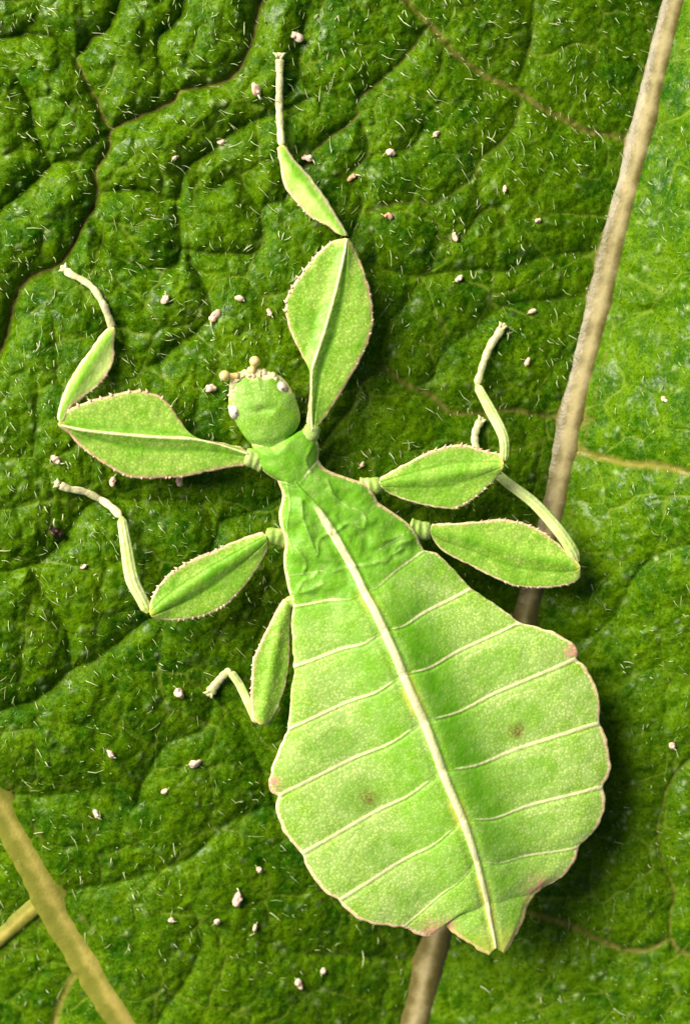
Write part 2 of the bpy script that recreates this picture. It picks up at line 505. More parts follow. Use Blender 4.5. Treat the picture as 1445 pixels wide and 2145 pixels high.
leaf = thing('leaf', 'big hairy dark green leaf with puckered surface and pale ribs under the insect', 'leaf', tuple(W(722, 1072, 60)))
nx, ny = len(GX), len(GY)
idx = np.arange(nx * ny).reshape(ny, nx)
F = np.stack([idx[1:, :-1], idx[1:, 1:], idx[:-1, 1:], idx[:-1, :-1]], -1).reshape(-1, 4)
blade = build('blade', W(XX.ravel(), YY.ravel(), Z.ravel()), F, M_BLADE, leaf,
              {'vein': vein.ravel(), 'thin': thin.ravel(), 'pust_glint': np.clip(pust_glint, 0, 1).ravel(), 'yellow': yellow.ravel()})


def leafz(px, py):
    px = np.asarray(px, float); py = np.asarray(py, float)
    i = np.clip(np.searchsorted(GX, px) - 1, 0, nx - 2); j = np.clip(np.searchsorted(GY, py) - 1, 0, ny - 2)
    fx = (px - GX[i]) / (GX[i + 1] - GX[i]); fy = (py - GY[j]) / (GY[j + 1] - GY[j])
    return (Z[j, i] * (1 - fx) + Z[j, i + 1] * fx) * (1 - fy) + (Z[j + 1, i] * (1 - fx) + Z[j + 1, i + 1] * fx) * fy


def rib_mesh(name, line, width, height, sink, mat, seed, jag=2.0):
    p = resample(smooth_line(line, 6), int(plen(line) / 5))
    t = np.gradient(p, axis=0); t /= np.linalg.norm(t, axis=1)[:, None]
    nrm = np.stack([t[:, 1], -t[:, 0]], -1)
    K = 17
    v = np.linspace(-1, 1, K)
    wd = width(p[:, 1]) / 2
    base = macro(p[:, 0], p[:, 1])
    P = p[:, None, :] + nrm[:, None, :] * (v[None, :, None] * wd[:, None, None])
    P += jag * np.stack([vnoise(P[..., 0], P[..., 1], 16, seed), vnoise(P[..., 0], P[..., 1], 16, seed + 1)], -1) * np.abs(v)[None, :, None] ** 2
    hz = base[:, None] - sink + height * np.sqrt(np.maximum(1 - v ** 2, 0))[None, :] ** 1.0
    hz = hz + 0.35 * vnoise(P[..., 0], P[..., 1], 13, seed + 2) + 0.6 * vnoise(P[..., 0], P[..., 1], 34, seed + 3)
    n = len(p)
    ix = np.arange(n * K).reshape(n, K)
    f = np.stack([ix[:-1, :-1], ix[:-1, 1:], ix[1:, 1:], ix[1:, :-1]], -1).reshape(-1, 4)
    return build(name, W(P[..., 0].ravel(), P[..., 1].ravel(), hz.ravel()), f, mat, leaf, {'crest': np.repeat((1 - np.abs(v))[None], n, 0).ravel()})


rib_mesh('midrib', RIB, lambda y: np.interp(y, [0, 300, 800, 1300, 2145], [74, 80, 84, 74, 84]), 26, 4, M_RIB, 30, 1.5)
rib_mesh('side_vein', SIDE, lambda y: np.interp(y, [1600, 1900, 2145], [70, 80, 74]), 9, 0, M_RIB2, 40, 3.0)
rib_mesh('vein_branch', BRANCH, lambda y: np.interp(y, [1872, 1900, 2020], [44, 40, 34]), 12, -2, M_RIB2, 46, 3.0)


# hairs of the leaf: thousands of short bent bristles
def hairs():
    cnt = 9500
    hx = rng.uniform(-150, 1600, cnt); hy = rng.uniform(-150, 2300, cnt)
    dens = 0.30 + 0.70 * (1 - sstep(500, 1500, hx * 0.55 + hy * 0.62)) + 0.25 * vnoise(hx, hy, 150, 21)
    keep = (rng.random(cnt) < dens) & (np.abs(hx - rib_x(hy)) > 30) & (np.abs(hx - side_x(hy)) > 28)
    hx, hy = hx[keep], hy[keep]
    n = len(hx)
    ang = R(58) + 1.1 * vnoise(hx, hy, 170, 22) + rng.normal(0, 0.42, n)      # plan direction
    ln = np.exp(rng.normal(2.4, 0.58, n)); ln = np.clip(ln, 4, 42)
    rise = ln * rng.uniform(0.15, 0.7, n)
    bend = rng.normal(0, 0.35, n)
    rad = 0.6 + 1.5 * rng.random(n) ** 3
    z0 = leafz(hx, hy)
    V = np.zeros((n, 3, 3, 3)); tip = np.zeros((n, 3))
    for k, f in enumerate((0.0, 0.4, 0.75, 1.0)):
        a = ang + bend * f
        cx_ = hx + np.cos(a) * ln * f; cy_ = hy + np.sin(a) * ln * f
        ground = leafz(cx_, cy_)
        cz = np.maximum(z0 + rise * math.sin(f * 1.7) - (1.0 if k == 0 else 0), ground + (0.8 if k else -1))
        if k == 3:
            tip = W(cx_, cy_, cz); break
        r = rad * (1 - 0.55 * f)
        for q in range(3):
            th = q * 2.0944 + 1.57
            V[:, k, q] = W(cx_ - np.sin(a) * r * math.cos(th), cy_ + np.cos(a) * r * math.cos(th), cz + r * math.sin(th))
    verts = np.concatenate([V.reshape(n, 9, 3), tip[:, None, :]], 1).reshape(-1, 3)
    tri = []
    for k in range(2):
        for q in range(3):
            a, b = k * 3 + q, k * 3 + (q + 1) % 3
            tri += [(a, b, b + 3), (a, b + 3, a + 3)]
    for q in range(3): tri.append((6 + q, 6 + (q + 1) % 3, 9))
    tri = np.array(tri)
    f = (np.arange(n)[:, None, None] * 10 + tri[None]).reshape(-1, 3)
    o = build('leaf_hair', verts, f, M_HAIR, leaf)
    o['kind'] = 'stuff'


hairs()

# ------------------------------------------------------------------ the insect
insect = thing('leaf_insect', 'bright green leaf insect with broad leaf-shaped abdomen and lobed legs resting on leaf', 'insect', tuple(W(760, 1250, 60)))


def lean(px, py):
    """the insect stands on the slope of the blade, so its whole plane leans with it"""
    py = np.asarray(py, float)
    return 24 - 0.14 * (np.asarray(px, float) - 760) - 0.11 * (np.sqrt((py - 1400) ** 2 + 150 ** 2) + (py - 1400)) / 2


def loft_mesh(name, L, M, Rr, zc, topfn, botfn, nv, mat, parent, attrfn, extra=None):
    """rows of a flattened closed shell: left edge L, axis M, right edge Rr (n,2), height zc (n)"""
    n = len(M)
    v = np.linspace(-1, 1, nv)
    v = np.sign(v) * (1 - (1 - np.abs(v)) ** 1.15)
    vv = v[None, :, None]
    P = np.where(vv < 0, M[:, None] + (L - M)[:, None] * -vv, M[:, None] + (Rr - M)[:, None] * vv)
    if extra is not None: P = P + extra(P, v)
    wl = np.linalg.norm(L - M, axis=1); wr = np.linalg.norm(Rr - M, axis=1)
    hw = np.where(v[None] < 0, wl[:, None], wr[:, None])
    m = v[None] * hw                              # signed distance from the axis
    e = (1 - np.abs(v[None])) * hw                # distance from the edge
    top = zc[:, None] + topfn(P, v, m, e)
    bot = zc[:, None] - botfn(P, v, m, e)
    top[:, 0] = bot[:, 0] = 0.5 * (top[:, 0] + bot[:, 0]); top[:, -1] = bot[:, -1] = 0.5 * (top[:, -1] + bot[:, -1])
    tl = lean(P[..., 0], P[..., 1])
    top = top + tl; bot = bot + tl
    vt = W(P[..., 0], P[..., 1], top).reshape(-1, 3)
    vb = W(P[:, 1:-1, 0], P[:, 1:-1, 1], bot[:, 1:-1]).reshape(-1, 3)
    it = np.arange(n * nv).reshape(n, nv)
    ib = it.copy(); ib[:, 1:-1] = n * nv + np.arange(n * (nv - 2)).reshape(n, nv - 2)
    f1_ = np.stack([it[1:, :-1], it[1:, 1:], it[:-1, 1:], it[:-1, :-1]], -1).reshape(-1, 4)
    f2_ = np.stack([ib[:-1, :-1], ib[:-1, 1:], ib[1:, 1:], ib[1:, :-1]], -1).reshape(-1, 4)
    caps = []
    for r, flip in ((0, False), (n - 1, True)):
        q = np.stack([it[r, :-1], it[r, 1:], ib[r, 1:], ib[r, :-1]], -1)
        q = q[1:-1]
        caps.append(q[:, ::-1] if flip else q)
    f = np.vstack([f1_, f2_] + caps)
    vt = np.vstack([vt, vb])
    a_, b_, c_ = (vt[f1_[len(f1_) // 2]][k] for k in (0, 1, 2))
    if np.cross(b_ - a_, c_ - a_)[2] < 0: f = f[:, ::-1]
    at = attrfn(P, v, m, e)
    full = {}
    for k in ('pale', 'rim', 'pink', 'deep', 'spot', 'light', 'yell'):
        a = at.get(k, np.zeros((n, nv))) + np.zeros((n, nv))
        full[k] = np.r_[a.ravel(), a[:, 1:-1].ravel()]
    return build(name, vt, f, mat, parent, full), P, top


def loft_build(*a, **k):
    return loft_mesh(*a, **k)[0]


# ---- body: head, thorax and abdomen as one continuous shell.
# key rows: (left outline run, midline run, right outline run) from this key to the next
SEG = [
    # head
    ([(508, 776), (485, 793), (480, 824), (481, 857), (495, 887), (512, 914), (526, 930)],
     [(536, 769), (541, 790), (546, 820), (553, 860), (560, 900), (566, 938)],
     [(566, 779), (590, 790), (608, 812), (624, 849), (629, 876), (622, 898), (612, 912)], 10),
    # prothorax
    ([(526, 930), (531, 942), (541, 966), (549, 984), (566, 998), (580, 1006)],
     [(566, 938), (585, 965), (605, 995), (622, 1014)],
     [(612, 912), (634, 900), (654, 908), (666, 926), (668, 945), (667, 962)], 0),
    # mesothorax
    ([(580, 1006), (590, 1030), (590, 1048), (584, 1075), (586, 1098), (594, 1122), (597, 1146)],
     [(622, 1014), (645, 1042), (670, 1072), (692, 1108), (704, 1127)],
     [(667, 962), (680, 980), (705, 992), (740, 1004), (768, 1014), (784, 1036), (792, 1052)], 6),
    # metathorax
    ([(597, 1146), (594, 1165), (595, 1190), (598, 1206)],
     [(704, 1127), (722, 1158), (736, 1182)],
     [(792, 1052), (822, 1072), (850, 1092), (866, 1108)], 6),
    # first abdominal piece
    ([(598, 1206), (603, 1232), (611, 1256), (614, 1270)],
     [(736, 1182), (750, 1210), (763, 1238)],
     [(866, 1108), (874, 1122), (880, 1138), (888, 1152)], 10),
    ([(614, 1270), (611, 1300), (612, 1350), (616, 1396)],
     [(763, 1238), (785, 1278), (804, 1318)],
     [(888, 1152), (915, 1160), (945, 1187), (970, 1214), (986, 1233)], 12),
    ([(616, 1396), (612, 1440), (606, 1490), (602, 1528)],
     [(804, 1318), (824, 1362), (843, 1410)],
     [(986, 1233), (1010, 1248), (1045, 1272), (1090, 1303)], 14),
    ([(602, 1528), (586, 1570), (568, 1612), (562, 1636), (567, 1656), (581, 1667)],
     [(843, 1410), (864, 1460), (886, 1508)],
     [(1090, 1303), (1120, 1312), (1160, 1324), (1193, 1342), (1209, 1362), (1206, 1379)], 15),
    ([(581, 1667), (579, 1695), (592, 1738), (612, 1768), (632, 1788)],
     [(886, 1508), (906, 1560), (924, 1612)],
     [(1206, 1379), (1228, 1400), (1247, 1435), (1258, 1480), (1255, 1512)], 15),
    ([(632, 1788), (640, 1812), (660, 1846), (684, 1873), (708, 1886)],
     [(924, 1612), (946, 1664), (968, 1714)],
     [(1255, 1512), (1266, 1535), (1276, 1570), (1277, 1612), (1264, 1646)], 15),
    ([(708, 1886), (728, 1908), (760, 1930), (800, 1938), (842, 1944)],
     [(968, 1714), (984, 1760), (997, 1802)],
     [(1264, 1646), (1268, 1680), (1253, 1730), (1232, 1755), (1214, 1774)], 18),
    ([(842, 1944), (870, 1955), (902, 1960), (918, 1938)],
     [(997, 1802), (1010, 1850), (1020, 1890)],
     [(1214, 1774), (1202, 1806), (1182, 1832), (1154, 1850), (1120, 1872)], 14),
    ([(918, 1938), (936, 1942), (952, 1956), (985, 1980), (1012, 1996), (1024, 2002)],
     [(1020, 1890), (1027, 1930), (1034, 1962), (1038, 1986)],
     [(1120, 1872), (1106, 1896), (1098, 1922), (1084, 1952), (1070, 1976), (1056, 1997)], 6),
]


def body():
    L, M, Rr, T, BOW, SEAM, ZC = [], [], [], [], [], [], []
    nseg = len(SEG)
    for k, (l, m, r, bow) in enumerate(SEG):
        ln = max(plen(l), plen(m), plen(r))
        n = max(8, int(ln / 2.6))
        l_, m_, r_ = (resample(smooth_line(q, 5), n + 1) for q in (l, m, r))
        b0 = SEG[k][3]; b1 = SEG[k + 1][3] if k + 1 < nseg else 0
        sl = slice(0, n) if k < nseg - 1 else slice(0, n + 1)
        tt = np.linspace(0, 1, n + 1)
        L.append(l_[sl]); M.append(m_[sl]); Rr.append(r_[sl])
        T.append((k + tt)[sl]); BOW.append((b0 * (1 - tt) + b1 * tt)[sl])
        SEAM.append((np.minimum(tt, 1 - tt) * ln)[sl])
    L, M, Rr = (np.concatenate(q) for q in (L, M, Rr))
    T, BOW, SEAM = (np.concatenate(q) for q in (T, BOW, SEAM))
    zc = np.interp(T, [0, 0.5, 1, 2, 4, 7, 10, 13], [176, 178, 172, 166, 162, 160, 154, 140])
    Tc = T[:, None]
    # seam distance: 0 and the outer ends carry no seam
    kk = np.round(T)
    sstr = np.interp(kk, [0, 1, 2, 3, 4, 5, 6, 7, 8, 9, 10, 11, 12, 13], [0, .45, .6, .3, .4, .6, .95, 1.05, 1.05, 1.0, .9, .65, .15, 0])
    sstr_l = sstr; SEAMc = SEAM[:, None]; ST = sstr[:, None]

    def extra(P, v):
        a = np.abs(v)
        bump = np.exp(-((a - 0.22) / 0.17) ** 2) * 1.0 + 0.25 * np.sin(np.pi * a)
        bump = bump * sstep(0.0, 0.06, a)
        d = np.zeros_like(P)
        d[..., 1] = 0.7 * BOW[:, None] * bump[None]
        # crenulated, uneven margin
        w_ = sstep(0.9, 1.0, a)[None] * sstep(4.5, 6, T)[:, None]
        d[..., 0] += 2.6 * vnoise(P[..., 0], P[..., 1], 15, 51) * w_
        d[..., 1] += 2.6 * vnoise(P[..., 0], P[..., 1], 15, 52) * w_
        return d

    mid_w = np.interp(T, [1.9, 2.3, 2.8, 4, 6, 8, 10, 12, 13], [0, 7, 9.5, 8.5, 9, 9, 8, 5, 3])[:, None]

    def ridge(m): return np.exp(-(np.abs(m) / np.maximum(mid_w, 0.1)) ** 4) * (mid_w > 0.5)

    FOLDS = [[(686, 1005), (700, 1040), (728, 1060), (756, 1072), (766, 1092), (758, 1106), (730, 1096), (704, 1112)],
             [(632, 1050), (634, 1085), (646, 1120), (664, 1162), (667, 1132), (690, 1116)],
             [(860, 1132), (834, 1142), (812, 1172), (800, 1178)], [(845, 1118), (828, 1126), (806, 1132)],
             [(666, 1198), (650, 1212), (634, 1218), (624, 1240), (650, 1236), (676, 1222)], [(700, 1196), (740, 1186), (790, 1178), (840, 1150)],
             [(600, 1010), (606, 1060), (600, 1110), (612, 1160)], [(655, 930), (640, 965), (652, 990)], [(620, 1150), (640, 1178), (636, 1200)]]
    memo = {}

    def folds(P):
        if 'd' not in memo:
            x, y = P[..., 0], P[..., 1]
            D = np.full(x.shape, 1e3)
            for fl in FOLDS:
                for (ax, ay), (bx, by) in zip(smooth_line(fl, 4)[:-1], smooth_line(fl, 4)[1:]):
                    dx, dy = bx - ax, by - ay
                    q = np.clip(((x - ax) * dx + (y - ay) * dy) / (dx * dx + dy * dy + 1e-9), 0, 1)
                    D = np.minimum(D, np.hypot(x - ax - q * dx, y - ay - q * dy))
            memo['d'] = D
        return memo['d']

    def top(P, v, m, e):
        ab = sstep(4, 6, Tc)
        hd = 1 - sstep(0.9, 1.25, Tc)
        tt = np.interp(T, [0, 0.15, 0.5, 0.9, 1.05, 1.5, 2, 4, 6, 12, 13], [8, 14, 18, 15, 12, 14, 14, 10, 5, 4, 2])[:, None]
        edge = np.sqrt(np.clip(1 - np.abs(v) ** np.interp(T, [0, 1.2, 4, 6], [2.2, 2.6, 8, 26])[:, None], 0, 1))
        z = tt * edge
        z = z + hd * 7 * (1 - v ** 2) * np.sin(np.clip(Tc, 0, 1) * np.pi) ** 0.5
        z = z + (1 - hd) * (1 - ab) * 16 * (1 - v ** 2)
        z = z + ab * (26 * np.exp(-(m / 75) ** 2) + 10 * (1 - v ** 2)) * (1 - 0.6 * sstep(10, 13, Tc))
        z = z - ab * 14 * np.exp(-((np.abs(m) - 150) / 60) ** 2) * 0.25
        # plates: each bulges a little and its hind border stands proud as a fine ridge
        pl = np.sin(np.pi * (Tc % 1)) ** 0.6
        z = z + (1 - hd) * (2.0 + 1.5 * ab) * pl * sstep(0.02, 0.2, 1 - np.abs(v))
        z = z + ST * (1.1 * np.exp(-(SEAMc / 3.6) ** 2)) * sstep(0.06, 0.14, np.abs(v)) - ST * 1.2 * np.exp(-(((Tc - kk[:, None]) * 110 - 6) / 3.0) ** 2)
        z = z + 2.8 * ridge(m)
        z = z - 1.6 * (np.exp(-((np.abs(m) - mid_w - 7) / 6) ** 2)) * sstep(2.2, 3, Tc)
        z = z + (0.7 + 1.0 * (1 - ab)) * vnoise(P[..., 0], P[..., 1], 24, 53) * edge + 0.25 * vnoise(P[..., 0], P[..., 1], 10, 54) * edge
        # wing-pad ridges on the thorax
        th = sstep(1.9, 2.2, Tc) * (1 - sstep(4.6, 5.2, Tc))
        z = z + 2.0 * np.exp(-(folds(P) / 4.5) ** 2) + th * 1.0 * vnoise(P[..., 0], P[..., 1], 13, 59) * edge
        z = z + th * 4 * vnoise(P[..., 0], P[..., 1], 36, 55) * sstep(0.2, 0.5, np.abs(v)) * edge
        # head: groove before the hind border
        z = z - 5 * np.exp(-((Tc - 0.52) / 0.05) ** 2) * np.exp(-(v / 0.45) ** 2)
        z = z - 7 * np.exp(-((Tc - 1.0) / 0.05) ** 2)
        return z

    def bot(P, v, m, e):
        tb = np.interp(T, [0, 0.2, 1, 2, 4, 6, 12, 13], [10, 30, 30, 40, 36, 9, 4, 2])[:, None]
        return tb * np.sqrt(np.clip(1 - np.abs(v) ** 2.5, 0, 1))

    def att(P, v, m, e):
        x, y = P[..., 0], P[..., 1]
        a = np.abs(v)[None]
        ab = sstep(4.4, 6.2, Tc)
        pale = ridge(m) * sstep(2.1, 2.9, Tc)
        side = sstep(0.02, 0.12, a) * (0.6 + 0.4 * sstep(0.15, 0.5, a))
        pale = np.maximum(pale, ST * np.exp(-(SEAMc / 4.2) ** 2) * side)
        # secondary arched veinlets on the lobes
        arc = np.abs(((Tc % 1) - 0.18 - 1.1 * (a - 0.55) ** 2 * 2.0)) * 105
        pale = np.maximum(pale, 0.38 * ab * (1 - sstep(10.5, 11.5, Tc)) * np.exp(-(arc / 3.4) ** 2) * sstep(0.36, 0.45, a) * (1 - sstep(0.7, 0.8, a)))
        pale = np.maximum(pale, 0.34 * np.exp(-(folds(P) / 2.8) ** 2))
        rim = 1.15 * np.exp(-(e / 8.5) ** 2) * np.interp(T, [0, 1, 2, 4, 6.3, 7.7, 13], [0.15, .2, .75, .7, .35, 1, 1])[:, None]
        rim = np.maximum(rim, 0.55 * np.exp(-(e / 13) ** 2) * sstep(7.2, 7.8, Tc))
        rim = np.maximum(rim, 0.95 * (1 - sstep(0.07, 0.22, Tc + 0.03 * vnoise(x, y, 12, 61))) + 0 * x)
        rim = np.maximum(rim, 0.9 * np.exp(-(e / 8) ** 2) * (1 - sstep(0.35, 0.55, Tc)))
        pink = np.exp(-(e / 6) ** 2) * np.interp(T, [0, 1.9, 2.1, 3.4, 3.6, 7.4, 8, 10.6, 11.3, 12.6, 13], [0, 0, 0.9, .7, .3, 0, .6, .7, 1.2, 1.1, .2])[:, None]
        for cx_, cy_, rr in ((1203, 1362, 18), (567, 1642, 17), (906, 1957, 26), (935, 1942, 16), (1130, 1866, 26)):
            pink = np.maximum(pink, 1.7 * np.exp(-(np.hypot(x - cx_, y - cy_) / rr) ** 2))
        deep = ab * np.exp(-((np.abs(m) - 58) / 56) ** 2) * np.where(v < 0, 0.6, 1.0)[None] * (1 - 0.5 * sstep(9, 12, Tc))
        deep = np.maximum(deep, (1 - ab) * sstep(0.95, 1.2, Tc) * 0.88)
        deep = np.maximum(deep, 0.45 * (1 - sstep(0.9, 1.1, Tc)))
        spot = np.zeros_like(x)
        for cx_, cy_ in ((1082, 1532), (771, 1674)):
            d = np.hypot(x - cx_, y - cy_) + 4 * vnoise(x, y, 14, 56)
            spot = np.maximum(spot, np.exp(-(d / 17) ** 2) * 1.1)
        for cx_, cy_, ra, rb in ((1075, 1510, 66, 42), (762, 1664, 62, 40), (1095, 1625, 78, 40), (820, 1776, 68, 34), (1100, 1740, 68, 30), (1030, 1395, 70, 40), (700, 1560, 60, 34), (880, 1868, 60, 26)):
            u = ((x - cx_) * 0.92 - (y - cy_) * 0.38) / ra; q = ((x - cx_) * 0.38 + (y - cy_) * 0.92) / rb
            deep = np.maximum(deep, 0.36 * (1 - sstep(0.75, 1.12, np.hypot(u, q) + 0.12 * vnoise(x, y, 30, 62))))
        light = ab * (np.exp(-((a - 0.5) / 0.28) ** 2)) * np.interp(T, [5, 7, 9, 12], [.6, 1.1, .9, .45])[:, None] * np.ones_like(x)
        light = np.maximum(light, 0.5 * ab * sstep(0.0, 0.4, vnoise(x, y, 70, 57)))
        light = light * (1 - np.clip(deep * 1.5, 0, 1))
        yell = 0.75 * np.exp(-((np.abs(m) - mid_w - 3) / 5) ** 2) * sstep(3.2, 4.5, Tc) * sstep(-.3, .35, vnoise(x, y, 55, 58))
        yell = np.maximum(yell, sstep(12.3, 13.0, Tc) * 0.7)
        yell = np.maximum(yell, 0.5 * np.exp(-(e / 12) ** 2) * sstep(11.4, 12, Tc))
        return dict(pale=pale, rim=rim, pink=pink, deep=deep, spot=spot, light=light, yell=yell)

    return loft_build('body', L, M, Rr, zc, top, bot, 221, M_BODY, insect, att, extra=extra)


body_o = body()


def blob(c, r, seed=0, nu=18, nvv=12, lump=0.0, rot=0.0):
    """closed ellipsoid, radii r=(a,b,h) in u, centre c=(px,py,z) -> verts, faces (lists)"""
    vs_, fs_ = [], []
    for j in range(nvv + 1):
        th = math.pi * j / nvv
        for i in range(nu):
            ph = 2 * math.pi * i / nu
            x = r[0] * math.sin(th) * math.cos(ph); y = r[1] * math.sin(th) * math.sin(ph); z = r[2] * math.cos(th)
            k = 1 + lump * float(vnoise(np.array([x + seed * 17.3 + z]), np.array([y - z + seed * 9.1]), max(r) * 0.7, 60)[0])
            x, y, z = x * k, y * k, z * k
            vs_.append((c[0] + x * math.cos(rot) - y * math.sin(rot), c[1] + x * math.sin(rot) + y * math.cos(rot), c[2] + z))
    for j in range(nvv):
        for i in range(nu):
            a = j * nu + i; b = j * nu + (i + 1) % nu
            fs_.append((a, a + nu, b + nu, b))
    return vs_, fs_


def tube(pts, rad, nu=8):
    """tapered tube along pts (px,py,z)"""
    p = np.array(pts, float)
    t = np.gradient(p, axis=0); t /= np.linalg.norm(t, axis=1)[:, None] + 1e-9
    vs_, fs_ = [], []
    for i in range(len(p)):
        up = np.array([0, 0, 1.0]) if abs(t[i][2]) < 0.9 else np.array([1.0, 0, 0])
        a = np.cross(t[i], up); a /= np.linalg.norm(a); b = np.cross(a, t[i])
        for k in range(nu):
            th = 2 * math.pi * k / nu
            vs_.append(tuple(p[i] + rad[i] * (a * math.cos(th) + b * math.sin(th))))
    for i in range(len(p) - 1):
        for k in range(nu):
            q = i * nu + k; q2 = i * nu + (k + 1) % nu
            fs_.append((q, q2, q2 + nu, q + nu))
    fs_.append(tuple(range(nu))[::-1]); fs_.append(tuple(range((len(p) - 1) * nu, len(p) * nu)))
    return vs_, fs_


def join(parts):
    vs_, fs_ = [], []
    for v, f in parts:
        o = len(vs_)
        vs_ += v; fs_ += [tuple(i + o for i in q) for q in f]
    return vs_, fs_


def solid(name, parts, mat, parent):
    v, f = join(parts)
    v = np.array(v, float)
    root = parent
    while root.parent is not None: root = root.parent
    if root is insect: v[:, 2] += lean(v[:, 0], v[:, 1])
    return build(name, W(v[:, 0], v[:, 1], v[:, 2]), f, mat, parent)


# face: lumpy plates along the front of the head, eyes, stub antennae
fp = []
rim_pts = resample(smooth_line([(482, 850), (481, 824), (485, 800), (497, 784), (512, 776), (534, 771), (556, 777), (574, 785), (586, 797)], 5), 22)
for i, (x, y) in enumerate(rim_pts):
    r = 5.0 + 3.0 * random.random()
    x += (555 - x) * 0.09; y += (850 - y) * 0.09
    fp.append(blob((x + random.uniform(-2, 2), y + random.uniform(-2, 2), 183), (r * 1.3, r * 1.0, r * 0.9), i, lump=0.6, rot=i * 0.9))
for i, (x, y, r) in enumerate([(506, 790, 8), (520, 787, 10), (533, 787, 9), (518, 800, 7), (545, 790, 7), (498, 797, 7), (560, 792, 7), (572, 797, 7), (530, 800, 5), (497, 812, 6), (493, 828, 5), (508, 806, 5)]):
    fp.append(blob((x, y, 187), (r, r * 0.8, r * 0.7), i + 50, lump=0.6, rot=i * 1.3))
solid('mouthparts', fp, M_FACE, insect)
for (x, y, rot) in ((491, 862, 1.3), (589, 812, 0.8)):
    ey = solid('eye', [blob((x, y, 184), (15, 12, 12), 3, 22, 14, 0.12, rot)], M_EYE, insect)
    solid('eye_ring', [blob((x + 3, y + 2, 192), (6.5, 5, 5), 5, 14, 8, 0.2, rot)], M_PUP, ey)
for base, knob in (((500, 789), (471, 787)), ((528, 780), (534, 757))):
    bz, kz = 186, 194
    dx, dy = knob[0] - base[0], knob[1] - base[1]
    pts = [(base[0] + dx * f, base[1] + dy * f, bz + (kz - bz) * f) for f in (0, 0.25, 0.5, 0.75, 0.95)]
    an = solid('antenna', [tube(pts, [9, 8, 6.5, 7, 8.5], 14)], M_AMBER, insect)
    solid('antenna_knob', [blob((knob[0], knob[1], kz), (12, 11, 10.5), 8, 22, 16, 0.06)], M_AMBER, an)


# ---- legs
def spines(edge, zfun, inward, t0, t1, count, size, seed):
    """little teeth along an outline; returns cones"""
    r_ = random.Random(seed)
    p = resample(smooth_line(edge, 5), 120)
    tg = np.gradient(p, axis=0); tg /= np.linalg.norm(tg, axis=1)[:, None]
    out = []
    for k in range(count):
        f = t0 + (t1 - t0) * (k + r_.uniform(0.2, 0.8)) / count
        i = int(f * 119)
        nn = np.array([tg[i][1], -tg[i][0]])
        if np.dot(nn, inward - p[i]) > 0: nn = -nn
        nn = nn + tg[i] * r_.uniform(0.2, 0.9); nn /= np.linalg.norm(nn)
        ln = size * (0.72 if size > 3.8 else 0.5) * r_.uniform(0.4, 1.2)
        b = p[i] - nn * 3
        z = zfun(f)
        out.append(tube([(b[0], b[1], z), (b[0] + nn[0] * ln * 0.55, b[1] + nn[1] * ln * 0.55, z + 1), (b[0] + nn[0] * (ln + 3), b[1] + nn[1] * (ln + 3), z + 2)], [4.4, 2.6, 0.5], 6))
    return out


